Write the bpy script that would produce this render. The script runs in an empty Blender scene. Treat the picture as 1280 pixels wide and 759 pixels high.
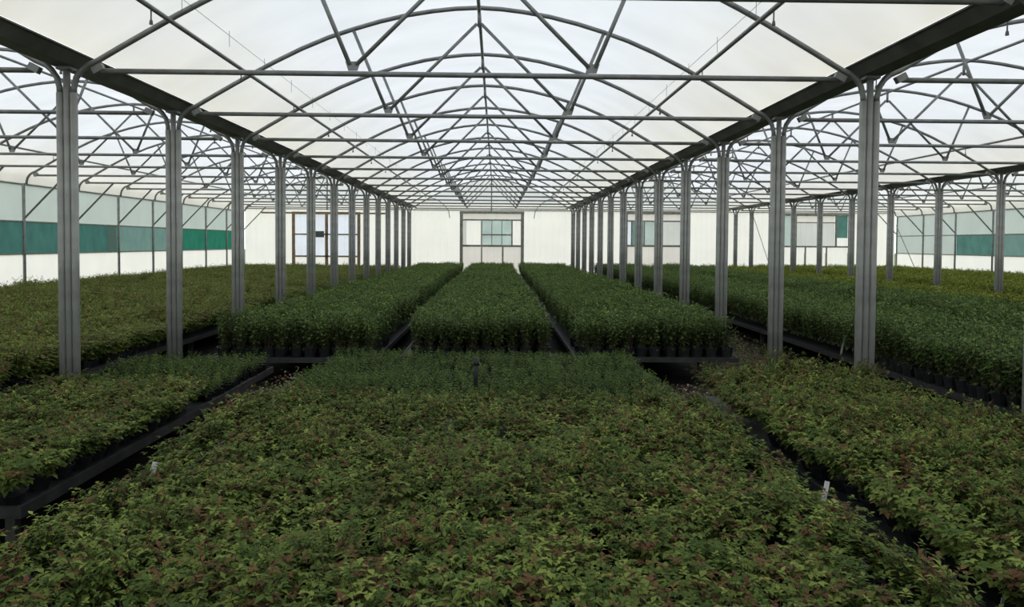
import bpy, math, random
from mathutils import Vector, Matrix, noise
random.seed(7)
S = bpy.context.scene
COL = S.collection

# ------------------------------------------------------------------ camera
E = 1.85                                   # eye height above the floor
F_PX, YAW, PITCH, ROLL, CY = 960.4, 0.0207, 0.0317, -0.0070, 334.3
cam = bpy.data.cameras.new('camera'); cam_o = bpy.data.objects.new('camera', cam); COL.objects.link(cam_o)
cam.sensor_fit = 'HORIZONTAL'; cam.sensor_width = 36.0
cam.lens = 36.0 * F_PX / 1280.0
cam.shift_y = -(379.5 - CY) / 1280.0
cam.clip_start = 0.05; cam.clip_end = 500
def Rz(a): return Matrix(((math.cos(a), -math.sin(a), 0), (math.sin(a), math.cos(a), 0), (0, 0, 1)))
def Rx(a): return Matrix(((1, 0, 0), (0, math.cos(a), -math.sin(a)), (0, math.sin(a), math.cos(a))))
def Ry(a): return Matrix(((math.cos(a), 0, -math.sin(a)), (0, 1, 0), (math.sin(a), 0, math.cos(a))))
M3 = Ry(ROLL) @ Rx(PITCH) @ Rz(YAW)        # rows: right, forward, up
right, fwd, up = M3[0], M3[1], M3[2]
mw = Matrix.Identity(4)
for i in range(3):
    mw[i][0] = right[i]; mw[i][1] = up[i]; mw[i][2] = -fwd[i]
mw[2][3] = E
cam_o.matrix_world = mw
S.camera = cam_o

# ------------------------------------------------------------------ sky and exposure (overcast daylight)
W = bpy.data.worlds.new('overcast_sky'); S.world = W; W.use_nodes = True
nt = W.node_tree; nt.nodes.clear()
out = nt.nodes.new('ShaderNodeOutputWorld'); bg = nt.nodes.new('ShaderNodeBackground')
tc = nt.nodes.new('ShaderNodeTexCoord'); sp = nt.nodes.new('ShaderNodeSeparateXYZ')
cr = nt.nodes.new('ShaderNodeValToRGB')
cr.color_ramp.elements[0].position = 0.0; cr.color_ramp.elements[0].color = (0.72, 0.75, 0.78, 1)
cr.color_ramp.elements[1].position = 1.0; cr.color_ramp.elements[1].color = (0.92, 0.96, 1.0, 1)
nt.links.new(tc.outputs['Generated'], sp.inputs[0]); nt.links.new(sp.outputs['Z'], cr.inputs[0])
nt.links.new(cr.outputs[0], bg.inputs[0]); bg.inputs[1].default_value = 2.5
nt.links.new(bg.outputs[0], out.inputs[0])
vs = S.view_settings
S.display_settings.display_device = 'sRGB'
vs.view_transform = 'Standard'; vs.look = 'None'; vs.gamma = 1.0; vs.use_curve_mapping = False
vs.exposure = 0.0

# ------------------------------------------------------------------ materials
def newmat(name):
    m = bpy.data.materials.new(name); m.use_nodes = True; m.node_tree.nodes.clear()
    return m, m.node_tree, m.node_tree.nodes.new('ShaderNodeOutputMaterial')
def nd(t, kind, **kw):
    n = t.nodes.new(kind)
    for k, v in kw.items(): setattr(n, k, v)
    return n
def ramp(t, stops):
    r = nd(t, 'ShaderNodeValToRGB'); e = r.color_ramp.elements
    while len(e) < len(stops): e.new(0.5)
    for el, (p, c) in zip(e, stops): el.position = p; el.color = (*c, 1)
    return r
def solid(name, c, rough=0.6, metal=0.0, var=0.25, scale=6.0, spec=0.4, bump=0.0):
    m, t, o = newmat(name)
    b = nd(t, 'ShaderNodeBsdfPrincipled')
    tc = nd(t, 'ShaderNodeTexCoord'); nz = nd(t, 'ShaderNodeTexNoise')
    nz.inputs['Scale'].default_value = scale; nz.inputs['Detail'].default_value = 5
    t.links.new(tc.outputs['Object'], nz.inputs['Vector'])
    r = ramp(t, [(0.3, tuple(x * (1 - var) for x in c)), (0.7, tuple(min(1, x * (1 + var)) for x in c))])
    t.links.new(nz.outputs['Fac'], r.inputs[0]); t.links.new(r.outputs[0], b.inputs['Base Color'])
    b.inputs['Roughness'].default_value = rough; b.inputs['Metallic'].default_value = metal
    b.inputs['Specular IOR Level'].default_value = spec
    if bump:
        bp = nd(t, 'ShaderNodeBump'); bp.inputs['Strength'].default_value = bump
        t.links.new(nz.outputs['Fac'], bp.inputs['Height']); t.links.new(bp.outputs[0], b.inputs['Normal'])
    t.links.new(b.outputs[0], o.inputs[0])
    return m
def sheet(name, c, trans, refl, grime=None, scale=1.5, var=0.06):
    """translucent plastic sheet: lets daylight through diffusely"""
    m, t, o = newmat(name)
    tr = nd(t, 'ShaderNodeBsdfTranslucent'); df = nd(t, 'ShaderNodeBsdfDiffuse'); ad = nd(t, 'ShaderNodeAddShader')
    tc = nd(t, 'ShaderNodeTexCoord'); nz = nd(t, 'ShaderNodeTexNoise')
    nz.inputs['Scale'].default_value = scale; nz.inputs['Detail'].default_value = 6
    mp = nd(t, 'ShaderNodeMapping'); mp.inputs['Scale'].default_value = (0.6, 1, 0.6)
    t.links.new(tc.outputs['Object'], mp.inputs[0]); t.links.new(mp.outputs[0], nz.inputs['Vector'])
    k = lambda f: tuple(x * trans * f for x in c)
    r = ramp(t, [(0.3, k(1 - var)), (0.7, k(1 + var))])
    t.links.new(nz.outputs['Fac'], r.inputs[0])
    last = r.outputs[0]
    if grime:
        # algae and dust that gathers on the film towards the gutters
        sx = nd(t, 'ShaderNodeSeparateXYZ'); t.links.new(tc.outputs['Object'], sx.inputs[0])
        ab = nd(t, 'ShaderNodeMath', operation='ABSOLUTE'); t.links.new(sx.outputs['X'], ab.inputs[0])
        nz2 = nd(t, 'ShaderNodeTexNoise'); nz2.inputs['Scale'].default_value = 1.2; nz2.inputs['Detail'].default_value = 8
        nz2.inputs['Roughness'].default_value = 0.65
        t.links.new(mp.outputs[0], nz2.inputs['Vector'])
        ml = nd(t, 'ShaderNodeMath', operation='MULTIPLY_ADD'); ml.inputs[1].default_value = 1.6
        t.links.new(nz2.outputs['Fac'], ml.inputs[0]); t.links.new(ab.outputs[0], ml.inputs[2])
        mr = nd(t, 'ShaderNodeMapRange'); mr.inputs['From Min'].default_value = 2.9; mr.inputs['From Max'].default_value = 4.7
        t.links.new(ml.outputs[0], mr.inputs['Value'])
        mx = nd(t, 'ShaderNodeMix', data_type='RGBA', blend_type='MULTIPLY')
        mx.inputs[7].default_value = (*grime, 1)
        t.links.new(mr.outputs[0], mx.inputs[0]); t.links.new(last, mx.inputs[6])
        last = mx.outputs[2]
    t.links.new(last, tr.inputs[0])
    df.inputs[0].default_value = (*[x * refl for x in c], 1)
    t.links.new(tr.outputs[0], ad.inputs[0]); t.links.new(df.outputs[0], ad.inputs[1])
    t.links.new(ad.outputs[0], o.inputs[0])
    return m
def leafmat(name, mult, gloss=0.10, tl=0.3):
    m, t, o = newmat(name)
    at = nd(t, 'ShaderNodeAttribute', attribute_name='tint')
    oi = nd(t, 'ShaderNodeObjectInfo')
    hv = nd(t, 'ShaderNodeHueSaturation')
    mr = nd(t, 'ShaderNodeMapRange'); mr.inputs['To Min'].default_value = 0.75; mr.inputs['To Max'].default_value = 1.25
    t.links.new(oi.outputs['Random'], mr.inputs['Value']); t.links.new(mr.outputs[0], hv.inputs['Value'])
    mx = nd(t, 'ShaderNodeMix', data_type='RGBA', blend_type='MULTIPLY'); mx.inputs[0].default_value = 1.0
    mx.inputs[7].default_value = (*mult, 1)
    t.links.new(at.outputs['Color'], mx.inputs[6]); t.links.new(mx.outputs[2], hv.inputs['Color'])
    b = nd(t, 'ShaderNodeBsdfPrincipled'); b.inputs['Roughness'].default_value = 0.6
    b.inputs['Specular IOR Level'].default_value = gloss
    t.links.new(hv.outputs[0], b.inputs['Base Color'])
    tr = nd(t, 'ShaderNodeBsdfTranslucent'); t.links.new(hv.outputs[0], tr.inputs[0])
    ms = nd(t, 'ShaderNodeMixShader'); ms.inputs[0].default_value = tl
    t.links.new(b.outputs[0], ms.inputs[1]); t.links.new(tr.outputs[0], ms.inputs[2])
    t.links.new(ms.outputs[0], o.inputs[0])
    return m

STEEL = solid('galvanised_steel', (0.215, 0.225, 0.22), 0.45, 0.35, 0.22, 9)
POST = solid('galvanised_post', (0.33, 0.34, 0.325), 0.5, 0.2, 0.2, 5)
DARKSTEEL = solid('weathered_gutter_steel', (0.10, 0.10, 0.094), 0.6, 0.2, 0.3, 3)
FILM = sheet('roof_film', (0.975, 0.99, 1.0), 0.40, 0.30, (1.0, 0.935, 0.80))
WHITE = sheet('white_wall_sheet', (1.0, 0.955, 0.88), 0.66, 0.30, var=0.04)
GABLE = sheet('gable_film', (0.98, 0.98, 0.96), 0.52, 0.3)
PALE = sheet('pale_vent_sheet', (0.77, 0.85, 0.79), 0.46, 0.18)
NET = sheet('green_shade_net', (0.095, 0.25, 0.215), 0.42, 0.15, var=0.2, scale=3)
NETPALE = sheet('faded_shade_net', (0.27, 0.44, 0.39), 0.42, 0.15, var=0.15, scale=3)
NETMID = sheet('grey_green_net', (0.15, 0.33, 0.28), 0.42, 0.15, var=0.2, scale=3)
NETVIVID = sheet('bright_green_net', (0.05, 0.29, 0.19), 0.42, 0.15, var=0.15, scale=3)
BEIGE = sheet('beige_sheet', (0.95, 0.88, 0.80), 0.55, 0.25)
GREYRIB = sheet('grey_ribbed_sheet', (0.82, 0.82, 0.76), 0.55, 0.25)
BLUISH = sheet('bluish_sheet', (0.90, 0.93, 1.0), 0.66, 0.25)
GLASSG = sheet('greenish_window_sheet', (0.66, 0.78, 0.72), 0.5, 0.2, var=0.2, scale=2)
FRAMEG = solid('grey_frame', (0.26, 0.26, 0.22), 0.6, 0.1)
FRAMEB = solid('rusty_frame', (0.26, 0.18, 0.11), 0.7, 0.1)
BLACKP = solid('black_plastic', (0.011, 0.012, 0.014), 0.5, 0, 0.3, 12)
RAILM = solid('bench_rail_metal', (0.036, 0.036, 0.036), 0.55, 0.3, 0.4, 8)
SOIL = solid('potting_soil', (0.02, 0.014, 0.010), 0.95, 0, 0.4, 40, 0.1, 0.5)
STEM = solid('woody_stem', (0.055, 0.040, 0.022), 0.8, 0, 0.3, 30)
FLOORM = solid('black_ground_cloth', (0.020, 0.019, 0.018), 0.85, 0, 0.5, 2.2, 0.2, 0.2)
GROUNDM = solid('outside_grass', (0.10, 0.13, 0.06), 0.9, 0, 0.4, 0.4, 0.1)
TAGM = solid('white_label_plastic', (0.62, 0.62, 0.60), 0.5, 0, 0.08, 20)
TERRA = solid('terracotta', (0.24, 0.07, 0.045), 0.8, 0, 0.3, 20)
LEAF_A = leafmat('low_bush_leaf', (1, 1, 1))
LEAF_B = leafmat('seedling_leaf', (1, 1, 1))
LEAF_C = leafmat('tall_shrub_leaf', (1, 1, 1))
LEAF_CY = leafmat('yellower_shrub_leaf', (1.75, 1.35, 0.75))
LEAF_D = leafmat('debris_leaf', (1, 1, 1))

# ------------------------------------------------------------------ mesh builder
class MB:
    def __init__(s): s.v = []; s.f = []; s.c = []
    def add(s, vs, fs, col=None):
        n = len(s.v); s.v += [tuple(v) for v in vs]; s.f += [tuple(i + n for i in f) for f in fs]
        s.c += [col] * len(fs)
    def box(s, x0, x1, y0, y1, z0, z1):
        s.add([(x0, y0, z0), (x1, y0, z0), (x1, y1, z0), (x0, y1, z0), (x0, y0, z1), (x1, y0, z1), (x1, y1, z1), (x0, y1, z1)],
              [(0, 3, 2, 1), (4, 5, 6, 7), (0, 1, 5, 4), (1, 2, 6, 5), (2, 3, 7, 6), (3, 0, 4, 7)])
    def tube(s, pts, r, n=8, cap=True):
        pts = [Vector(p) for p in pts]; rings = []
        ref = None
        for i, p in enumerate(pts):
            d = (pts[min(i + 1, len(pts) - 1)] - pts[max(i - 1, 0)]).normalized()
            if ref is None:
                ref = Vector((0, 1, 0)) if abs(d.y) < 0.9 else Vector((0, 0, 1))
            a = (ref - d * ref.dot(d)).normalized(); b = d.cross(a); ref = a
            rr = r[i] if isinstance(r, (list, tuple)) else r
            rings.append([p + (a * math.cos(2 * math.pi * k / n) + b * math.sin(2 * math.pi * k / n)) * rr for k in range(n)])
        vs = [v for q in rings for v in q]; fs = []
        for i in range(len(pts) - 1):
            for k in range(n):
                k2 = (k + 1) % n
                fs.append((i * n + k, i * n + k2, (i + 1) * n + k2, (i + 1) * n + k))
        if cap:
            fs.append(tuple(range(n - 1, -1, -1))); fs.append(tuple(range((len(pts) - 1) * n, len(pts) * n)))
        s.add(vs, fs)
    def extr(s, prof, y0, y1):
        n = len(prof)
        vs = [(x, y0, z) for x, z in prof] + [(x, y1, z) for x, z in prof]
        fs = [(i, (i + 1) % n, n + (i + 1) % n, n + i) for i in range(n)] + [tuple(range(n - 1, -1, -1)), tuple(range(n, 2 * n))]
        s.add(vs, fs)
    def mesh(s, name, mat, smooth=False, tint=False):
        me = bpy.data.meshes.new(name); me.from_pydata(s.v, [], s.f)
        if mat: me.materials.append(mat)
        if smooth:
            me.polygons.foreach_set('use_smooth', [True] * len(me.polygons))
        if tint:
            a = me.attributes.new('tint', 'FLOAT_COLOR', 'FACE')
            flat = []
            for c in s.c: flat += [c[0], c[1], c[2], 1.0]
            a.data.foreach_set('color', flat)
        me.update()
        return me
    def obj(s, name, mat, parent=None, smooth=False, tint=False, loc=None):
        return link(name, s.mesh(name, mat, smooth, tint), parent, loc)
def link(name, data, parent=None, loc=None):
    o = bpy.data.objects.new(name, data); COL.objects.link(o)
    if parent: o.parent = parent
    if loc is not None: o.location = loc
    return o
def tag(o, label=None, cat=None, group=None, kind=None):
    if label: o['label'] = label
    if cat: o['category'] = cat
    if group: o['group'] = group
    if kind: o['kind'] = kind
    return o
def thing(name, label, cat, loc=(0, 0, 0), group=None):
    return tag(link(name, None, None, loc), label, cat, group)
def copy_thing(root, loc=None):
    r = root.copy(); COL.objects.link(r)
    for ch in root.children:
        c = ch.copy(); COL.objects.link(c); c.parent = r
        for g in ch.children:
            d = g.copy(); COL.objects.link(d); d.parent = c
    if loc is not None: r.location = loc
    return r
ORD = ['first', 'second', 'third', 'fourth', 'fifth', 'sixth', 'seventh', 'eighth', 'ninth', 'tenth', 'eleventh', 'twelfth', 'thirteenth', 'fourteenth']

# ------------------------------------------------------------------ layout
D, SPAN, XL, Y0 = 2.5, 8.0, -4.244, 7.718
YE = Y0 + 12 * D                           # far end wall
YB = -14.0                                 # wall behind the viewpoint
XW0, XR, XR2, XW1 = XL - SPAN, XL + SPAN, XL + 2 * SPAN, XL + 3 * SPAN
ridges = [XL - 4, XL + 4, XL + 12, XL + 20]
bays = ['left side bay', 'central bay', 'right hand bay', 'far right bay']
ZT = E + 1.668
ARC = [(0.068, 1.44), (0.070, 1.50), (0.095, 1.60), (0.145, 1.675), (0.20, 1.722), (0.30, 1.765), (0.55, 1.915), (0.8, 2.06), (1.07, 2.215),
       (1.34, 2.36), (1.68, 2.53), (2.03, 2.68), (2.35, 2.79), (2.7, 2.895), (3.05, 2.98), (3.4, 3.04), (3.7, 3.075), (4.0, 3.09)]
def arc_z(dx):
    for (a, za), (b, zb) in zip(ARC, ARC[1:]):
        if a <= dx <= b and b > a: return za + (zb - za) * (dx - a) / (b - a)
    return 3.09 if dx > 4 else 1.5

# floor, ground
f = MB(); f.box(XW0 - 0.3, XW1 + 0.3, YB - 0.3, YE + 0.3, -0.12, 0.0)
tag(f.obj('floor', FLOORM), 'dark ground cloth floor under the raised benches', kind='structure')
f = MB(); f.box(-150, 150, -120, 190, -0.5, -0.13)
tag(f.obj('ground', GROUNDM), 'grassy ground outside the greenhouse', kind='structure')

# roof film over each span
for si, rx in enumerate(ridges):
    m = MB(); prof = []
    L = [(dx, z) for dx, z in ARC if dx >= 0.2]
    lo = [(0.10, 1.60), (0.04, 1.47)]
    left = [(-4 + 0.205, 1.82)] if si > 0 else [(-4 + 0.0, 1.45), (-4 + 0.03, 1.62), (-4 + 0.11, 1.75)]
    prof += left
    prof += [(-4 + dx, z + 0.05) for dx, z in L if dx >= 0.3]
    prof += [(4 - dx, z + 0.05) for dx, z in reversed(L) if 0.3 <= dx < 4]
    prof += [(4 - 0.205, 1.82)] if si < 3 else [(4 - 0.11, 1.75), (4 - 0.03, 1.62), (4.0, 1.45)]
    ys = [YB] + [Y0 + D * k for k in range(-8, 13)]
    ys[-1] = YE
    vs = []; fs = []
    n = len(prof)
    for y in ys: vs += [(x, y, E + z) for x, z in prof]
    for j in range(len(ys) - 1):
        for i in range(n - 1): fs.append((j * n + i, j * n + i + 1, (j + 1) * n + i + 1, (j + 1) * n + i))
    m.add(vs, fs)
    o = m.obj('ceiling', FILM, None, True, loc=(rx, 0, 0))
    tag(o, 'translucent white plastic roof film over the ' + bays[si], kind='structure')
    # gables closing the span at both ends
    for nm, yy in (('far', YE + 0.02), ('near', YB)):
        g = MB(); pts = [(x, yy, E + z) for x, z in prof]
        zb_ = E + (1.89 if nm == 'far' else 1.6)
        pts = [(x, y, max(z, zb_)) for x, y, z in pts]
        base = [(-4, yy, zb_), (4, yy, zb_)]
        pp = [base[0]] + pts + [base[1]]
        c = (0, yy, zb_); vs = [c] + pp
        g.add(vs, [(0, i, i + 1) for i in range(1, len(pp))])
        tag(g.obj('trim_%d' % (si * 2 + (1 if nm == 'far' else 2)), GABLE, loc=(rx, 0, 0)),
            'translucent gable film at the %s end of the %s' % (nm, bays[si]), kind='structure')

# gutters
g = MB()
g.extr([(-0.10, 1.70), (0.10, 1.70), (0.185, 1.80), (0.21, 1.80), (0.21, 1.815), (0.175, 1.815), (0.09, 1.715), (-0.09, 1.715), (-0.175, 1.815), (-0.21, 1.815), (-0.21, 1.80), (-0.185, 1.80)], YB, YE)
gm = g.mesh('gutter', DARKSTEEL)
sb = MB(); sb.box(-0.075, 0.075, -0.06, 0.06, 1.672, 1.702); sbm = sb.mesh('saddle_bracket', STEEL)
for x, lab in ((XL, 'dark steel roof gutter above the left row of columns'), (XR, 'dark steel roof gutter above the right row of columns'),
               (XR2, 'thinner looking steel gutter above the distant right column row')):
    o = thing('gutter', lab, 'gutter', (x, 0, E)); link('channel', gm, o)
    for k in range(-1, 13): link('saddle_bracket', sbm, o, (0, Y0 + k * D, 0))

# columns: two arch legs bundled with a centre post
def tubem(r, z0, z1, name, mat, n=12):
    m = MB(); m.tube([(0, 0, z0), (0, 0, z1)], r, n); return m.mesh(name, mat, True)
legm = tubem(0.035, 0.0, E + 1.45, 'leg_tube', POST); cpm = tubem(0.033, 0.0, E + 1.675, 'centre_post', POST)
bm_ = MB(); bm_.box(-0.17, 0.17, -0.12, 0.12, 0, 0.012); bpm = bm_.mesh('base_plate', STEEL)
col0 = None
for x, lab, i0 in ((XL, 'left row of columns', 0), (XR, 'right row of columns', -1), (XR2, 'distant right column row', 2)):
    for k in range(i0, 13):
        yy = Y0 + k * D if k < 12 else YE - 0.16
        if col0 is None:
            col0 = link('column', None)
            for sx in (-0.067, 0.067): link('leg_tube', legm, col0, (sx, 0, 0))
            link('centre_post', cpm, col0); link('base_plate', bpm, col0)
            o = col0
        else: o = copy_thing(col0)
        o.location = (x, yy, 0)
        tag(o, 'galvanised triple tube column, %s from the front in the %s' % (ORD[k - i0], lab), 'column', 'columns of the ' + lab)

# trusses
def truss_root():
    r = link('roof_truss', None)
    a = MB()
    pts = [(-4 + dx, 0, E + z) for dx, z in ARC] + [(4 - dx, 0, E + z) for dx, z in reversed(ARC[:-1])]
    a.tube(pts, 0.030, 8); a.obj('arch_tube', STEEL, r, True)
    a = MB(); a.tube([(-3.68, 0, ZT), (3.68, 0, ZT)], 0.027, 8); a.obj('tie_beam', STEEL, r, True)
    cl = MB(); cl.box(-0.055, 0.055, -0.033, 0.033, -0.034, 0.034); cm = cl.mesh('tie_clamp', STEEL)
    for s in (-1, 1):
        c = link('tie_clamp', cm, r, (s * 3.69, 0, ZT + 0.02)); c.rotation_euler.y = s * 0.5
        vb = Vector((s * 1.19, 0, E + 1.735))
        o_ = MB(); o_.tube([vb + Vector((s * 0.03, 0.0, 0.02)), (s * 1.645, 0, E + 2.77)], 0.022, 8); o_.obj('outer_strut', STEEL, r, True)
        o_ = MB(); o_.tube([vb + Vector((-s * 0.03, 0, 0.02)), (s * 0.03, 0, E + 2.88)], 0.022, 8); o_.obj('inner_strut', STEEL, r, True)
        gp = MB(); gp.add([(s * 1.19 - .075, -.008, E + 1.79), (s * 1.19 - .045, -.008, E + 1.70), (s * 1.19 + .045, -.008, E + 1.70), (s * 1.19 + .075, -.008, E + 1.79),
                           (s * 1.19 - .075, .008, E + 1.79), (s * 1.19 - .045, .008, E + 1.70), (s * 1.19 + .045, .008, E + 1.70), (s * 1.19 + .075, .008, E + 1.79)],
                          [(0, 1, 2, 3), (7, 6, 5, 4), (0, 4, 5, 1), (1, 5, 6, 2), (2, 6, 7, 3), (3, 7, 4, 0)])
        gp.obj('gusset_plate', STEEL, r)
    a = MB(); a.tube([(0, 0, E + 2.84), (0, 0, E + 3.08)], 0.022, 8); a.obj('king_stub', STEEL, r, True)
    return r
t0 = truss_root()
first = True
for si, rx in enumerate(ridges):
    for k in range(-1, 13):
        if first: o = t0; first = False
        else: o = copy_thing(t0)
        o.location = (rx, Y0 + k * D if k < 12 else YE - 0.16, 0)
        tag(o, 'arched steel roof truss with tie beam, %s from the front over the %s' % (ORD[k + 1], bays[si]), 'truss', 'trusses over the ' + bays[si])

# longitudinal pipes with sprinkler hangers, ridge pipe, misting wires
hang = MB(); hang.tube([(0, 0, 0), (0, 0, -0.10)], 0.007, 6); hang.tube([(0, 0, -0.095), (0, 0, -0.135)], [0.013, 0.018], 6)
hm = hang.mesh('sprinkler_hanger', DARKSTEEL)
for si, rx in enumerate(ridges):
    for s, dx, sd in ((-1, 1.05, 'left'), (1, 1.17, 'right')):
        x = rx + s * (4 - dx); z = E + arc_z(dx) - 0.058
        o = thing('irrigation_pipe', 'sprinkler pipe under the %s slope of the %s roof' % (sd, bays[si]), 'pipe', (x, 0, z))
        p = MB(); p.tube([(0, YB + 0.1, 0), (0, YE - 0.05, 0)], 0.024, 8); p.obj('pipe', STEEL, o, True)
        for k in range(-1, 12):
            if 0 <= si <= 3: link('sprinkler_hanger', hm, o, (0, Y0 + k * D - 0.5, -0.02))
        if si == 1:
            dx2 = 1.36; x2 = rx + s * (4 - dx2); z2 = E + arc_z(dx2) - 0.16
            w = thing('misting_line', 'thin wire with short droppers running along the %s slope of the central roof' % sd, 'wire', (x2, 0, z2))
            p = MB(); p.tube([(0, 3.0, 0), (0, 30.0, 0)], 0.0025, 5); p.obj('wire', DARKSTEEL, w)
            dm = MB(); dm.tube([(0, 0, 0.05), (0, 0, -0.12)], 0.0025, 5); dmm = dm.mesh('dropper', DARKSTEEL)
            for k in range(14): link('dropper', dmm, w, (0, 5.9 + k * 1.25, 0))
    o = thing('ridge_pipe', 'straight steel ridge pipe along the top of the %s roof' % bays[si], 'pipe', (rx, 0, E + 3.04))
    p = MB(); p.tube([(0, YB + 0.1, 0), (0, YE - 0.05, 0)], 0.024, 8); p.obj('pipe', STEEL, o, True)

# ------------------------------------------------------------------ side walls
def quad_y(x, y0, y1, z0, z1):
    m = MB(); m.add([(x, y0, z0), (x, y1, z0), (x, y1, z1), (x, y0, z1)], [(0, 1, 2, 3)]); return m
postm = tubem(0.038, 0, E + 1.46, 'post', STEEL)
for nm, x, s in (('wall_left', XW0, 1), ('wall_right', XW1, -1)):
    b = MB(); b.box(-0.05, 0.05, YB, YE, 0, 0.18)
    b.box(-0.025, 0.025, YB, YE, E + 1.42, E + 1.47); b.box(-0.02, 0.02, YB, YE, E + 0.455, E + 0.49); b.box(-0.02, 0.02, YB, YE, E - 0.39, E - 0.355)
    w = b.obj(nm, FRAMEG, None, loc=(x - s * 0.06, 0, 0))
    tag(w, ('left' if s > 0 else 'right') + ' greenhouse wall of white lower sheets, a green net band and pale upper sheets', kind='structure')
    br = MB(); br.tube([(0.02 * s, 0, E + 0.56), (s * 1.08, 0, ZT)], 0.026, 6); brm = br.mesh('knee_brace', STEEL)
    for k in range(-8, 13):
        y = Y0 + k * D if k < 12 else YE - 0.16
        ya = Y0 + (k - 1) * D; yb = Y0 + k * D
        if k == -8: ya = YB
        if k == 12: yb = YE
        net = NET
        if s > 0:
            net = NET if k <= 7 else (NETPALE if k <= 9 else NETVIVID)
        else:
            net = NETPALE if k <= 10 else (PALE if k == 12 else NETPALE)
            if k == 10: net = NETMID
            if k == 11: net = PALE
        quad_y(0, ya, yb, 0.18, E - 0.39).obj('wall_panel', WHITE, w)
        quad_y(-0.012 * s, ya, yb, E - 0.355, E + 0.455).obj('shade_net', net, w)
        if s > 0 and k == 7:
            quad_y(0.008, yb - 0.62, yb - 0.08, E - 0.34, E + 0.44).obj('shade_net', PALE, w)
        quad_y(0, ya, yb, E + 0.49, E + 1.42).obj('vent_panel', PALE, w)
        if k >= 1:
            p = link('post', postm, w, (0.05 * s, y, 0)); link('knee_brace', brm, p)
    if s < 0:
        d = MB(); d.tube([(-0.12, YE - 0.2, E + 1.0), (-0.12, YE - 2.6, 0.1)], 0.018, 6); d.obj('diagonal_brace', STEEL, w)

# ------------------------------------------------------------------ end walls
def ribbed(x0, x1, z0, z1, name, mat, parent, y=0.0, pitch=0.25, dep=0.012):
    m = MB(); n = max(2, int((x1 - x0) / pitch)); top = []; xs = []
    for i in range(n):
        a = x0 + (x1 - x0) * i / n; b = x0 + (x1 - x0) * (i + 1) / n; c = (b - a)
        xs += [(a, 0), (a + c * 0.7, 0), (a + c * 0.78, -dep), (a + c * 0.92, -dep)]
    xs.append((x1, 0))
    vs = [(x, y + d, z0) for x, d in xs] + [(x, y + d, z1) for x, d in xs]; k = len(xs)
    m.add(vs, [(i, i + 1, k + i + 1, k + i) for i in range(k - 1)])
    return m.obj(name, mat, parent)
def bars(rects, name, mat, parent, y0=-0.10, y1=-0.02):
    for x0, x1, z0, z1 in rects:
        b = MB(); b.box(x0, x1, y0, y1, z0, z1); b.obj(name, mat, parent)
wb = MB(); wb.box(XW0, XW1, -0.06, 0.04, 0, 0.14); wb.box(XW0, XW1, -0.04, 0.03, E + 1.585, E + 1.62)
WBK = tag(wb.obj('wall_back', FRAMEG, None, loc=(0, YE, 0)), 'bright white far end wall of ribbed sheets', kind='structure')
ZP = E + 1.90
doors = [(-9.86, -6.68, 1.40), (-1.73, 1.30, 1.49), (6.37, 9.12, 1.52), (14.05, 17.40, 1.50)]
edges = [XW0, XL, XR, XR2, XW1]
for si, (a, b, zt) in enumerate(doors):
    for x0, x1 in ((edges[si] + 0.02, a), (b, edges[si + 1] - 0.02)):
        n = max(1, round((x1 - x0) / 1.3))
        for i in range(n): ribbed(x0 + (x1 - x0) * i / n, x0 + (x1 - x0) * (i + 1) / n, 0.14, ZP, 'wall_panel', WHITE, WBK)
    ribbed(a, b, E + zt, ZP, 'wall_panel', WHITE, WBK)
# curved braces in the upper corners of the central end wall
for s in (-1, 1):
    p = MB(); c = -0.22
    pts = [(4.0, 1.72), (3.5, 2.0), (3.02, 2.17), (2.75, 2.12), (2.5, 1.98), (2.25, 1.75), (2.1, 1.5), (2.06, 1.2)]
    p.tube([(c + s * x, -0.10, E + z) for x, z in pts], 0.02, 6); p.obj('corner_brace', STEEL, WBK, True)
for rx in ridges:
    gp = MB(); gp.box(rx - 0.03, rx + 0.03, -0.06, -0.01, E + 1.55, E + 3.05); gp.obj('gable_post', STEEL, WBK)
d = MB(); d.tube([(12.6, -0.06, E + 1.55), (13.6, -0.06, E - 1.3)], 0.015, 6); d.obj('diagonal_brace', STEEL, WBK)

def door(idx, label, mat=FRAMEG):
    a, b, zt = doors[idx]
    m = MB(); m.box(a - 0.06, b + 0.06, -0.11, 0.0, E + zt - 0.07, E + zt + 0.05)
    o = m.obj('door_%d' % (idx + 1), mat, None, loc=(0, YE - 0.08, 0))
    return tag(o, label, kind='structure')
# central double door
a, b, zt = doors[1]
d2 = door(1, 'wide grey framed door with a greenish window in the middle of the end wall')
bars([(a - 0.05, a + 0.10, 0, E + zt - 0.07), (b - 0.10, b + 0.05, 0, E + zt - 0.07), (-0.745, -0.68, 0, E - 0.2), (0.28, 0.36, 0, E - 0.2),
      (a + 0.1, b - 0.1, E + 1.08, E + 1.15), (a + 0.1, b - 0.1, E - 0.20, E - 0.10)], 'door_frame', FRAMEG, d2)
bars([(-0.75, -0.69, E - 0.1, E + 1.08), (0.73, 0.80, E - 0.1, E + 1.08), (-0.69, 0.73, E + 0.36, E + 0.43)], 'window_bar', FRAMEG, d2)
bars([(-0.24, -0.20, E - 0.1, E + 1.08), (0.25, 0.29, E - 0.1, E + 1.08)], 'window_bar', GLASSG, d2, -0.07, -0.03)
ribbed(a + 0.1, b - 0.1, E + 1.15, E + zt - 0.07, 'transom_panel', BEIGE, d2, 0, 0.5)
for x0, x1 in ((-0.69, -0.24), (-0.20, 0.25), (0.29, 0.73)):
    for z0, z1 in ((E - 0.10, E + 0.36), (E + 0.43, E + 1.08)): ribbed(x0, x1, z0, z1, 'pane', GLASSG, d2, 0, 0.6, 0.001)
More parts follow.
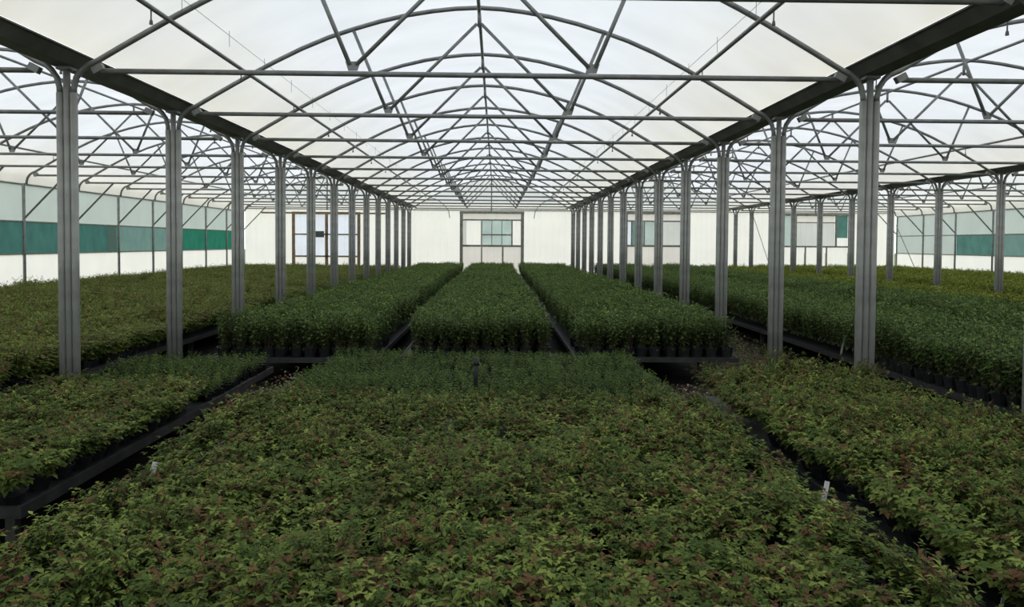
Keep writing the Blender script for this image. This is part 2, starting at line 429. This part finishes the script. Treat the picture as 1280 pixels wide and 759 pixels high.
ribbed(a + 0.1, a + 0.27, E - 0.1, E + 1.08, 'door_panel', GREYRIB, d2); ribbed(a + 0.27, -0.75, E - 0.1, E + 1.08, 'door_panel', WHITE, d2)
ribbed(0.80, b - 0.1, E - 0.1, E + 1.08, 'door_panel', WHITE, d2)
for x0, x1 in ((a + 0.1, -0.745), (-0.68, 0.28), (0.36, b - 0.1)): ribbed(x0, x1, 0.02, E - 0.2, 'door_panel', BEIGE, d2)
# left bay door
a, b, zt = doors[0]
d1 = door(0, 'rusty brown framed door with bluish panels at the end of the left side bay', FRAMEB)
bars([(-11.4, a - 0.06, E + zt - 0.05, E + zt + 0.03), (b + 0.06, -5.4, E + zt - 0.05, E + zt + 0.03)], 'door_rail', FRAMEB, d1)
bars([(a - 0.06, a + 0.08, 0, E + zt - 0.07), (-8.32, -8.18, 0, E + zt - 0.07), (b - 0.08, b + 0.06, 0, E + zt - 0.07),
      (a + 0.08, b - 0.08, E + 0.32, E + 0.39), (a + 0.08, b - 0.08, E - 0.75, E - 0.67)], 'door_frame', FRAMEB, d1)
for x0, x1 in ((a + 0.08, -8.32), (-8.18, b - 0.08)):
    for z0, z1, mm in ((0.02, E - 0.75, WHITE), (E - 0.67, E + 0.32, BLUISH), (E + 0.39, E + zt - 0.07, BLUISH)):
        ribbed(x0, x1, z0, z1, 'door_panel', mm, d1)
bx = MB(); bx.box(-0.19, 0.19, -0.12, 0.12, -0.15, 0.15); bx.box(-0.02, 0.02, -0.16, -0.12, -0.05, 0.05)
for z in (-0.08, 0, 0.08): bx.box(-0.15, 0.15, -0.128, -0.12, z - 0.012, z + 0.012)
tag(bx.obj('control_box', DARKSTEEL, None, loc=(-8.55, YE - 0.32, E + 0.36)), 'small dark box fixed on the brown framed door of the left bay', 'box')
# right bay door
a, b, zt = doors[2]
d3 = door(2, 'grey framed door with beige top strip at the end of the right hand bay', FRAMEG)
bars([(a - 0.05, a + 0.06, 0, E + zt - 0.07), (b - 0.06, b + 0.05, 0, E + zt - 0.07), (a + 0.06, b - 0.06, E + 1.08, E + 1.15), (a + 0.06, b - 0.06, E - 0.15, E - 0.05),
      (7.82, 7.9, 0, E + 1.08), (6.6, 6.66, E - 0.05, E + 1.08), (7.22, 7.28, E - 0.05, E + 1.08)], 'door_frame', FRAMEG, d3)
ribbed(a + 0.06, b - 0.06, E + 1.15, E + zt - 0.07, 'transom_panel', BEIGE, d3, 0, 0.5)
for x0, x1, mm, nn in ((a + 0.06, 6.6, BLUISH, 'door_panel'), (6.66, 7.22, NETPALE, 'pane'), (7.28, 7.82, GLASSG, 'pane'), (7.9, b - 0.06, GREYRIB, 'door_panel')):
    ribbed(x0, x1, E - 0.05, E + 1.08, nn, mm, d3, 0, 0.25 if nn == 'door_panel' else 0.6, 0.012 if nn == 'door_panel' else 0.001)
for x0, x1 in ((a + 0.06, 7.82), (7.9, b - 0.06)): ribbed(x0, x1, 0.02, E - 0.15, 'door_panel', BEIGE, d3)
# far right door
a, b, zt = doors[3]
d4 = door(3, 'grey framed door with beige panels and a dark green pane at the end of the far right bay', FRAMEG)
bars([(a - 0.05, a + 0.05, 0, E + zt - 0.07), (b - 0.05, b + 0.05, 0, E + zt - 0.07), (a + 0.05, b - 0.05, E - 0.12, E - 0.04), (14.7, 14.78, 0, E + zt - 0.07), (16.70, 16.78, E - 0.04, E + zt - 0.07),
      (15.2, 15.26, 0, E - 0.12), (16.25, 16.31, 0, E - 0.12), (14.78, 16.7, E + 1.08, E + 1.13)], 'door_frame', FRAMEG, d4)
ribbed(14.78, 16.7, E + 1.13, E + zt - 0.07, 'transom_panel', BEIGE, d4, 0, 0.5)
ribbed(a + 0.05, 14.7, E - 0.04, E + zt - 0.07, 'pane', GLASSG, d4, 0, 0.6, 0.001)
ribbed(14.78, 16.7, E - 0.04, E + 1.08, 'door_panel', GREYRIB, d4)
ribbed(16.78, b - 0.05, E + 0.36, E + zt - 0.07, 'pane', NETMID, d4, 0, 0.6, 0.001); ribbed(16.78, b - 0.05, E - 0.04, E + 0.36, 'door_panel', WHITE, d4)
for x0, x1 in ((a + 0.05, 14.7), (14.78, 15.2), (15.26, 16.25), (16.31, b - 0.05)): ribbed(x0, x1, 0.02, E - 0.12, 'door_panel', WHITE, d4)
# wall behind the viewpoint
wf = MB(); wf.add([(XW0, YB, 0), (XW1, YB, 0), (XW1, YB, E + 1.62), (XW0, YB, E + 1.62)], [(0, 1, 2, 3)])
tag(wf.obj('wall_front', WHITE), 'white sheet wall behind the viewpoint', kind='structure')

# ------------------------------------------------------------------ plants: prototypes
def leaf(mb, p, d, upv, ln, wd, col, droop=0.25):
    d = d.normalized(); side = d.cross(upv)
    if side.length < 1e-4: side = d.cross(Vector((1, 0, 0)))
    side.normalize(); nrm = side.cross(d)
    mid = p + d * ln * 0.45
    a = mid + side * wd * 0.5 + nrm * wd * 0.12; b = mid - side * wd * 0.5 + nrm * wd * 0.12
    tip = p + d * ln - nrm * ln * droop
    mb.add([p, a, tip, b, mid], [(0, 1, 4), (1, 2, 4), (2, 3, 4), (3, 0, 4)], col)
def rv(a, b): return random.uniform(a, b)
def mixc(a, b, t): return tuple(x + (y - x) * t for x, y in zip(a, b))
GR1, GR2, GR3 = (0.052, 0.098, 0.024), (0.130, 0.182, 0.042), (0.31, 0.37, 0.090)
RED1, RED2 = (0.150, 0.068, 0.040), (0.190, 0.125, 0.048)
DG1, DG2, DG3 = (0.053, 0.104, 0.035), (0.110, 0.178, 0.050), (0.20, 0.275, 0.070)
OLIVE = ((0.085, 0.145, 0.032), (0.165, 0.225, 0.050), (0.30, 0.34, 0.085), (0.15, 0.10, 0.045), (0.22, 0.17, 0.060))
UP = Vector((0, 0, 1)); PAL_A = (GR1, GR2, GR3, RED1, RED2)
def gen_A(h, nsh, redp, zb, leaf_l=0.036, spread=0.60, pal=None):
    GR1, GR2, GR3, RED1, RED2 = pal or PAL_A
    fol, tips, st = MB(), MB(), MB()
    for _ in range(nsh):
        az = rv(0, 6.283); til = spread * math.sqrt(random.random()); L = h * rv(0.72, 1.12) / max(0.75, math.cos(til * 0.8))
        base = Vector((rv(-.025, .025), rv(-.025, .025), zb))
        dirv = Vector((math.cos(az) * math.sin(til), math.sin(az) * math.sin(til), math.cos(til)))
        P = lambda t: base + dirv * L * t + Vector((math.cos(az), math.sin(az), 0)) * (0.12 * L * t * t)
        st.tube([P(0), P(0.5), P(0.96)], [0.0035, 0.0026, 0.0014], 4, False)
        red = random.random() < redp
        nl = 9
        for i in range(nl):
            t = 0.16 + 0.84 * i / (nl - 1); p = P(t); aa = az + i * 2.4 + rv(-.5, .5)
            el = rv(-0.15, 0.55) + 0.5 * (t > 0.9)
            dd = Vector((math.cos(aa) * math.cos(el), math.sin(aa) * math.cos(el), math.sin(el)))
            top = t > 0.72 and red
            ll = leaf_l * rv(0.8, 1.25) * (0.75 if t > 0.9 else 1)
            pet = ll * 0.8
            if top: col = mixc(RED1, RED2, random.random())
            else: col = mixc(mixc(GR1, GR2, random.random()), GR3, random.random() ** 2 * (0.25 + 0.6 * t))
            tgt = tips if top else fol
            q = p + dd * pet
            sd = dd.cross(UP); sd = sd.normalized() if sd.length > 1e-3 else Vector((1, 0, 0))
            leaf(tgt, q, dd, UP, ll, ll * 0.62, col)
            for s in (-1, 1):
                leaf(tgt, q - dd * ll * 0.15, dd * 0.35 + sd * s, UP, ll * 0.85, ll * 0.52, mixc(col, GR1, 0.15 * random.random()))
                if random.random() < 0.6: leaf(tgt, p + dd * pet * 0.35, dd * 0.3 + sd * s, UP, ll * 0.7, ll * 0.45, col)
    return fol, tips, st
def gen_C(h, nsh, zb, leaf_l=0.062, spread=0.20):
    fol, st = MB(), MB()
    for j in range(nsh):
        az = rv(0, 6.283); til = spread * math.sqrt(random.random()); L = h * rv(0.78, 1.10)
        base = Vector((math.cos(az) * rv(0, .05), math.sin(az) * rv(0, .05), zb))
        dirv = Vector((math.cos(az) * math.sin(til), math.sin(az) * math.sin(til), math.cos(til)))
        P = lambda t: base + dirv * L * t
        st.tube([P(0), P(0.97)], [0.004, 0.0016], 4, False)
        nl = 17
        for i in range(nl):
            t = 0.03 + 0.97 * (i / (nl - 1)) ** 0.85; p = P(t); aa = i * 2.4 + az + rv(-.4, .4)
            el = rv(-0.1, 0.5) + (0.5 if t > 0.92 else 0) - (rv(0.3, 1.0) if t < 0.16 else 0)
            dd = Vector((math.cos(aa) * math.cos(el), math.sin(aa) * math.cos(el), math.sin(el)))
            ll = leaf_l * rv(0.75, 1.2) * (0.8 if t > 0.9 else 1)
            if t < 0.3 and random.random() < 0.5: col = mixc((0.07, 0.055, 0.03), DG1, random.random())
            else: col = mixc(mixc(DG1, DG2, random.random()), DG3, random.random() ** 2 * t)
            leaf(fol, p, dd, UP, ll, ll * 0.52, col, 0.3)
    return fol, st
def gen_B():
    fol = MB()
    for j in range(6):
        az = rv(0, 6.283); til = rv(0, .5); L = rv(.07, .105)
        base = Vector((rv(-.04, .04), rv(-.04, .04), 0.045)); dirv = Vector((math.cos(az) * math.sin(til), math.sin(az) * math.sin(til), math.cos(til)))
        for i in range(8):
            t = 0.2 + 0.8 * i / 7; aa = i * 2.4 + az; el = rv(0, .6)
            dd = Vector((math.cos(aa) * math.cos(el), math.sin(aa) * math.cos(el), math.sin(el)))
            leaf(fol, base + dirv * L * t, dd, UP, rv(.022, .034), .015, mixc(mixc(GR1, GR2, random.random()), GR3 if random.random() < .2 else DG1, .4))
    fol.add([(-.03, -.03, 0), (.03, -.03, 0), (.03, .03, 0), (-.03, .03, 0), (-.036, -.036, .05), (.036, -.036, .05), (.036, .036, .05), (-.036, .036, .05)],
            [(0, 1, 5, 4), (1, 2, 6, 5), (2, 3, 7, 6), (3, 0, 4, 7), (4, 5, 6, 7)], (0.012, 0.012, 0.013))
    return fol
def potmesh(r0, r1, h, name='pot'):
    m = MB(); n = 10
    ring = lambda r, z: [(r * math.cos(6.2832 * k / n), r * math.sin(6.2832 * k / n), z) for k in range(n)]
    vs = ring(r0, 0) + ring(r1, h) + ring(r1 * 1.05, h) + ring(r1 * 1.05, h + .008) + ring(r1 * .92, h + .008) + ring(r1 * .90, h - .01)
    fs = [tuple(range(n - 1, -1, -1))]
    for j in range(5):
        for k in range(n): fs.append((j * n + k, j * n + (k + 1) % n, (j + 1) * n + (k + 1) % n, (j + 1) * n + k))
    fs.append(tuple(range(5 * n, 6 * n)))
    m.add(vs, fs); return m.mesh(name, BLACKP)
POT_A = potmesh(.060, .078, .088); POT_C = potmesh(.068, .088, .118)
NV = 6
def protoset(kind):
    L = []
    for _ in range(NV):
        if kind == 'A': f_, t_, s_ = gen_A(0.185, 15, 0.24, 0.085)
        elif kind == 'A2': f_, t_, s_ = gen_A(0.27, 14, 0.36, 0.085, 0.046, 0.45, OLIVE)
        elif kind == 'C':
            f_, s_ = gen_C(0.385, 13, 0.11); t_ = None
        elif kind == 'B':
            L.append({'foliage': gen_B().mesh('seedling', LEAF_B, False, True)}); continue
        mat = LEAF_A if kind[0] == 'A' else LEAF_C
        d_ = {'foliage': f_.mesh('foliage', mat, False, True), 'stems': s_.mesh('stems', STEM)}
        if t_ is not None and t_.f: d_['shoot_tips'] = t_.mesh('shoot_tips', mat, False, True)
        d_['pot'] = POT_C if kind == 'C' else POT_A
        L.append(d_)
    return L
PROTO = {k: protoset(k) for k in ('A', 'A2', 'B', 'C')}
ZB = 0.37                                   # bench surface
def in_view(x, y, z=0.6):
    v = Vector((x, y, z - E)); dpt = fwd.dot(v)
    if dpt < 0.5: return False
    u = 640 + F_PX * right.dot(v) / dpt; w = CY - F_PX * up.dot(v) / dpt
    return -60 < u < 1340 and w < 830

# geometry-nodes scatter for plants beyond the individual ones
def scatter_tree(name, srcs, mat=None):
    ng = bpy.data.node_groups.new(name, 'GeometryNodeTree')
    ng.interface.new_socket('Geometry', in_out='INPUT', socket_type='NodeSocketGeometry')
    ng.interface.new_socket('Geometry', in_out='OUTPUT', socket_type='NodeSocketGeometry')
    N = ng.nodes; Lk = ng.links
    gi = N.new('NodeGroupInput'); go = N.new('NodeGroupOutput')
    inst = N.new('GeometryNodeInstanceOnPoints'); inst.inputs['Pick Instance'].default_value = True
    join = N.new('GeometryNodeJoinGeometry')
    for parts in srcs:
        js = N.new('GeometryNodeJoinGeometry')
        for ob in parts:
            oi = N.new('GeometryNodeObjectInfo'); oi.transform_space = 'ORIGINAL'; oi.inputs['Object'].default_value = ob
            oi.inputs['As Instance'].default_value = False
            Lk.new(oi.outputs['Geometry'], js.inputs[0])
        last = js.outputs[0]
        if mat:
            sm = N.new('GeometryNodeSetMaterial'); sm.inputs['Material'].default_value = mat
            Lk.new(last, sm.inputs['Geometry']); last = sm.outputs[0]
        g2 = N.new('GeometryNodeGeometryToInstance'); Lk.new(last, g2.inputs[0]); Lk.new(g2.outputs[0], join.inputs[0])
    Lk.new(join.outputs[0], inst.inputs['Instance'])
    Lk.new(gi.outputs[0], inst.inputs['Points'])
    for nm, typ, sk in (('pick', 'INT', 'Instance Index'), ('rot', 'FLOAT_VECTOR', 'Rotation'), ('scl', 'FLOAT_VECTOR', 'Scale')):
        a = N.new('GeometryNodeInputNamedAttribute'); a.data_type = typ; a.inputs['Name'].default_value = nm
        o_ = [q for q in a.outputs if q.name == 'Attribute' and q.enabled][0]
        Lk.new(o_, inst.inputs[sk])
    Lk.new(inst.outputs[0], go.inputs[0])
    return ng
def scatter_obj(name, pts, tree, label, cat):
    me = bpy.data.meshes.new(name); me.from_pydata([p[0] for p in pts], [], [])
    a = me.attributes.new('pick', 'INT', 'POINT'); a.data.foreach_set('value', [p[1] for p in pts])
    a = me.attributes.new('rot', 'FLOAT_VECTOR', 'POINT'); a.data.foreach_set('vector', [c for p in pts for c in p[2]])
    a = me.attributes.new('scl', 'FLOAT_VECTOR', 'POINT'); a.data.foreach_set('vector', [c for p in pts for c in p[3]])
    o = link(name, me); md = o.modifiers.new('scatter', 'NODES'); md.node_group = tree
    return tag(o, label, cat, kind='stuff')

SRC = {}                                    # kind -> list of part lists (real plants used as scatter sources)
TREES = {}
def plant_bed(kind, nm, label, cat, group, rest_label, x0, x1, y0, y1, sp, nind, seed, hs=1.0, wave=0.12, mat=None, skip=0.0, edge=None):
    rnd = random.Random(seed); pts = []; jit = 0.34 if kind == 'B' else 0.16
    nx = max(1, round((x1 - x0) / sp)); ny = max(1, round((y1 - y0) / sp))
    for j in range(ny):
        for i in range(nx):
            x = x0 + (i + 0.5) * (x1 - x0) / nx + rnd.uniform(-jit, jit) * sp
            y = y0 + (j + 0.5) * (y1 - y0) / ny + rnd.uniform(-jit, jit) * sp
            if rnd.random() < skip: continue
            n1 = noise.noise(Vector((x * 0.9 + seed, y * 0.9, seed))) ; n2 = noise.noise(Vector((x * 2.7, y * 2.7, seed + 5)))
            s = hs * (1 + wave * (n1 + 0.6 * n2)) * rnd.uniform(0.92, 1.08)
            w = rnd.uniform(0.92, 1.12); tx = ty = 0.0
            if rnd.random() < 0.05: s *= 1.22 if kind[0] == 'A' else 1.08
            if kind != 'B':
                # plants along the rim lean out over it
                lean = {'A': 0.26, 'A2': 0.10, 'C': 0.0}[kind]
                if i == 0: ty = -lean
                if i == nx - 1: ty = lean
                if j == 0: tx = lean
                if j == ny - 1: tx = -lean
                if tx or ty: w *= 1.12
            q = Matrix.Rotation(tx + rnd.uniform(-.07, .07), 3, 'X') @ Matrix.Rotation(ty + rnd.uniform(-.07, .07), 3, 'Y') @ Matrix.Rotation(rnd.uniform(0, 6.283), 3, 'Z')
            pts.append(((x, y, ZB), rnd.randrange(NV), tuple(q.to_euler()), (w, w, s)))
    pts.sort(key=lambda p: (not in_view(p[0][0], p[0][1]), p[0][0] ** 2 + p[0][1] ** 2))
    ind, rest = pts[:nind], pts[nind:]
    for p in ind:
        pr = PROTO[kind][p[1]]
        if kind == 'B':
            o = link(nm, pr['foliage'], None, p[0]); kids = [o]
        else:
            o = link(nm, None, None, p[0]); kids = []
            for part in ('foliage', 'shoot_tips', 'stems', 'pot'):
                if part not in pr: continue
                c = link(part, pr[part], o)
                if part in ('foliage', 'shoot_tips'): c['kind'] = 'stuff'
                if part == 'shoot_tips': c['label'] = 'reddish young shoot tips'
                if part != 'pot': kids.append(c)
                if part == 'pot': c.scale = (1 / p[3][0], 1 / p[3][1], 1 / p[3][2])
        o.rotation_euler = (0, 0, p[2][2]) if kind == 'B' else p[2]
        o.scale = p[3]
        tag(o, label, cat, group)
        SRC.setdefault(kind, {})
        if p[1] not in SRC[kind]: SRC[kind][p[1]] = kids
    if rest:
        key = (kind, mat.name if mat else '')
        if key not in TREES:
            TREES[key] = scatter_tree('scatter_' + kind, [SRC[kind][q] for q in sorted(SRC[kind])], mat)
        scatter_obj(nm + '_rest' if False else nm + 's', rest, TREES[key], rest_label, cat)

# ------------------------------------------------------------------ benches
def bench(label, x0, x1, y0, y1, tags=None):
    o = thing('plant_bench', label, 'bench', (0.5 * (x0 + x1), y0, 0))
    hw = 0.5 * (x1 - x0); L = y1 - y0
    m = MB(); m.box(-hw, hw, 0, L, ZB - 0.045, ZB - 0.002); m.obj('bench_top', BLACKP, o)
    for a in ((-hw - .02, -hw, -.02, L + .02), (hw, hw + .02, -.02, L + .02), (-hw, hw, -.02, 0), (-hw, hw, L, L + .02)):
        m = MB(); m.box(*a, ZB - 0.055, ZB + 0.012); m.obj('bench_rail', RAILM, o)
    lm = MB(); lm.box(-.03, .03, -.03, .03, 0, ZB - 0.045); lmm = lm.mesh('leg', DARKSTEEL)
    n = max(2, int(L / 3) + 1)
    for k in range(n):
        for sx in (-hw + .35, hw - .35): link('leg', lmm, o, (sx, 0.5 + (L - 1.0) * k / (n - 1), 0))
    return o
bench('wide black bench in the foreground full of low reddish green bushes', -1.98, 1.70, 1.7, 9.5)
bench('black bench of low bushes at the left, its near corner in the open', -4.02, -2.62, 4.25, 9.0)
bench('black bench of low bushes along the right foreground', 1.99, 3.58, 1.7, 7.45)
bench('narrow black bench of low bushes at the right edge, outside the nearest right column', 3.93, 4.45, 2.2, 5.7)
bench('left of the three tall shrub benches in the central bay', -3.62, -1.53, 9.75, 36.6)
bench('middle one of the three tall shrub benches, ending opposite the central door', -1.21, 0.72, 9.9, 36.6)
bench('right of the three tall shrub benches, its black pots showing at the corner', 1.04, 3.14, 9.9, 36.6)
bench('black bench near the left column row in the left side bay', -8.0, -4.62, 3.2, 36.8)
bench('black bench against the left wall of the left side bay', -12.0, -8.12, 8.0, 36.8)
bench('shrub bench beside the right column row with its rim over a dark gap', 4.62, 6.64, 4.2, 36.8)
bench('middle shrub bench in the right hand bay', 7.4, 9.15, 6.5, 36.8)
bench('outer shrub bench of the right hand bay beside the distant columns', 9.65, 11.42, 8.5, 36.8)
bench('bench beyond the distant right column row', 12.1, 15.4, 15.0, 36.8)
bench('bench along the far right wall', 15.9, 19.3, 20.0, 36.8)

# ------------------------------------------------------------------ plants on the benches
plant_bed('A', 'bushy_plant', 'young bush with reddish tips among many on the wide foreground bench', 'plant', 'bushy plants on the foreground bench',
          'more low bushes filling the back and edges of the foreground bench', -1.95, 1.67, 1.85, 6.3, 0.205, 175, 11, 1.0, 0.34)
plant_bed('A', 'bushy_plant', 'young bush with reddish tips on the right foreground bench', 'plant', 'bushy plants on the right foreground bench',
          'more low bushes filling the rest of the right foreground bench', 2.02, 3.57, 1.8, 7.35, 0.205, 70, 12, 1.16, 0.34)
plant_bed('A', 'bushy_plant', 'young bush on the narrow bench at the right edge of the picture', 'plant', 'bushy plants on the narrow right bench',
          'more low bushes on the narrow bench at the right edge', 3.95, 4.43, 2.3, 5.6, 0.205, 15, 15, 1.04, 0.34)
plant_bed('A', 'bushy_plant', 'young bush with reddish tips on the low left bench', 'plant', 'bushy plants on the low left bench',
          'more low bushes filling the rest of the low left bench', -4.0, -2.61, 4.27, 7.1, 0.205, 55, 13, 0.92, 0.28)
plant_bed('B', 'seedling', 'small dark green seedling in the low strip behind the foreground bushes', 'seedling', 'seedlings in the low strip',
          'more small seedlings in the low strip before the tall shrubs', -1.95, 1.62, 6.35, 9.45, 0.105, 210, 14, 1.2, 0.3)
plant_bed('B', 'seedling', 'small green seedling at the far end of the low left bench', 'seedling', 'seedlings on the low left bench',
          'more small seedlings at the far end of the low left bench', -4.0, -2.63, 7.1, 8.95, 0.105, 90, 16, 1.35, 0.4)
tl = 'tall dark green shrub '
for (x0, x1, y0, nm_, n, sd, hs) in ((-3.56, -1.55, 9.8, 'left bench of the central bay', 75, 21, 1.0), (-1.14, 0.70, 9.93, 'middle bench of the central bay', 80, 22, 1.0),
                                (1.08, 3.12, 9.93, 'right bench of the central bay', 80, 23, 1.02), (4.64, 6.62, 4.3, 'bench beside the right column row', 70, 24, 1.03)):
    plant_bed('C', 'tall_shrub', tl + 'on the ' + nm_, 'shrub', 'tall shrubs on the ' + nm_,
              'more tall shrubs stretching back along the ' + nm_, x0, x1, y0, 36.5, 0.19, n, sd, hs, 0.10)
plant_bed('C', 'tall_shrub', tl, 'shrub', 'x', 'dark green shrubs along the middle bench of the right hand bay', 7.42, 9.13, 6.6, 36.7, 0.2, 0, 25, 1.02, 0.12)
plant_bed('C', 'tall_shrub', tl, 'shrub', 'x', 'dark green shrubs along the outer bench of the right hand bay', 9.67, 11.40, 8.6, 36.7, 0.2, 0, 26, 0.92, 0.2, LEAF_CY)
plant_bed('C', 'tall_shrub', tl, 'shrub', 'x', 'yellower green shrubs beyond the distant right column row', 12.12, 15.38, 15.1, 36.7, 0.2, 0, 27, 1.0, 0.12, LEAF_CY)
plant_bed('C', 'tall_shrub', tl, 'shrub', 'x', 'yellow green shrubs along the far right wall', 15.92, 19.28, 20.1, 36.7, 0.2, 0, 28, 1.0, 0.12, LEAF_CY)
plant_bed('A2', 'russet_bush', 'russet tipped bush at the edge of the left side bay, behind the left columns', 'plant', 'russet bushes beside the left column row',
          'mass of russet green bushes filling the inner bench of the left side bay', -7.98, -4.62, 3.3, 36.7, 0.21, 110, 31, 1.0, 0.24)
plant_bed('A2', 'russet_bush', 'x', 'plant', 'x', 'mass of russet green bushes against the left wall', -11.98, -8.14, 8.1, 36.7, 0.21, 0, 32, 1.05, 0.24)

# ------------------------------------------------------------------ weeds and debris on the aisle floor
db = []
dmeshes = []
DM = MB()
rnd = random.Random(5)
def debris(x0, x1, y0, y1, n, cols, h):
    for _ in range(n):
        p = Vector((rnd.uniform(x0, x1), rnd.uniform(y0, y1), 0.01 + rnd.random() ** 2 * h))
        a = rnd.uniform(0, 6.283); e = rnd.uniform(-.1, .9)
        leaf(DM, p, Vector((math.cos(a) * math.cos(e), math.sin(a) * math.cos(e), math.sin(e))), UP, rnd.uniform(.03, .08), rnd.uniform(.012, .03), rnd.choice(cols))
WC = [(0.24, 0.15, 0.08), (0.16, 0.21, 0.06), (0.11, 0.17, 0.045), (0.30, 0.20, 0.11), (0.36, 0.28, 0.20), (0.14, 0.20, 0.05)]
debris(3.15, 3.6, 7.7, 20, 3000, WC, 0.22)
debris(3.92, 4.55, 7.9, 20, 4200, WC, 0.24)
for k_ in range(5): debris(3.6, 3.92, Y0 + k_ * D + 0.2, Y0 + (k_ + 1) * D - 0.2, 500, WC, 0.2)
tag(DM.obj('floor_weeds', LEAF_D, None, False, True), 'brownish weeds and dead leaves on the aisle floor by the right columns', 'weeds', kind='stuff')
DM = MB()
LC = [(0.20, 0.14, 0.09), (0.32, 0.25, 0.19), (0.12, 0.09, 0.05), (0.38, 0.32, 0.26)]
debris(-2.56, -2.02, 6.2, 9.4, 2600, LC, 0.30)
debris(1.75, 3.2, 7.6, 9.6, 1500, LC, 0.10)
tag(DM.obj('dead_leaves', LEAF_D, None, False, True), 'dry brown leaf litter in the gaps beside the seedling strip', 'litter', kind='stuff')

# ------------------------------------------------------------------ small things
def plant_label(x, y, z, rz, tilt, h, label):
    m = MB(); w = 0.014
    m.add([(-w, 0, h), (w, 0, h), (w, 0, 0.03), (0, 0, 0), (-w, 0, 0.03), (-w, .002, h), (w, .002, h), (w, .002, .03), (0, .002, 0), (-w, .002, .03)],
          [(0, 1, 2, 3, 4), (9, 8, 7, 6, 5), (0, 5, 6, 1), (1, 6, 7, 2), (2, 7, 8, 3), (3, 8, 9, 4), (4, 9, 5, 0)])
    o = m.obj('plant_label', TAGM, None, loc=(x, y, z)); o.rotation_euler = (tilt, 0.25, rz)
    tag(o, label, 'label')
def at(u, v, z):
    """point on the horizontal plane z seen at pixel (u, v) - used once to read positions off the photograph"""
    d_ = right * ((u - 640) / F_PX) + fwd + up * ((CY - v) / F_PX)
    k = (z - E) / d_.z
    return Vector((d_.x * k, d_.y * k, z))
plant_label(-1.93, 4.2, ZB, 0.2, -0.08, 0.27, 'white plastic plant label at the left edge of the foreground bench')
plant_label(1.67, 3.9, ZB, 0.1, -0.08, 0.26, 'white plastic plant label in the gap right of the foreground bench')
plant_label(4.64, 10.2, ZB, 0.2, 0.0, 0.24, 'pale upright plant label at the rim of the right shrub bench')
plant_label(2.0, 2.95, ZB, 0.6, 0.0, 0.09, 'white plastic label at the near bottom right corner bench rim')
# black stake standing in the seedling strip
p = at(594, 487, ZB + 0.1)
m = MB(); m.tube([(0, 0, 0), (0.004, 0, 0.2), (0.01, 0, 0.40)], [0.017, 0.02, 0.022], 8); m.tube([(0.01, 0, 0.33), (0.01, 0, 0.37)], 0.028, 8)
tag(m.obj('stake', BLACKP, None, True, loc=(p.x, p.y, ZB)), 'black stake standing in the middle of the seedling strip', 'stake')
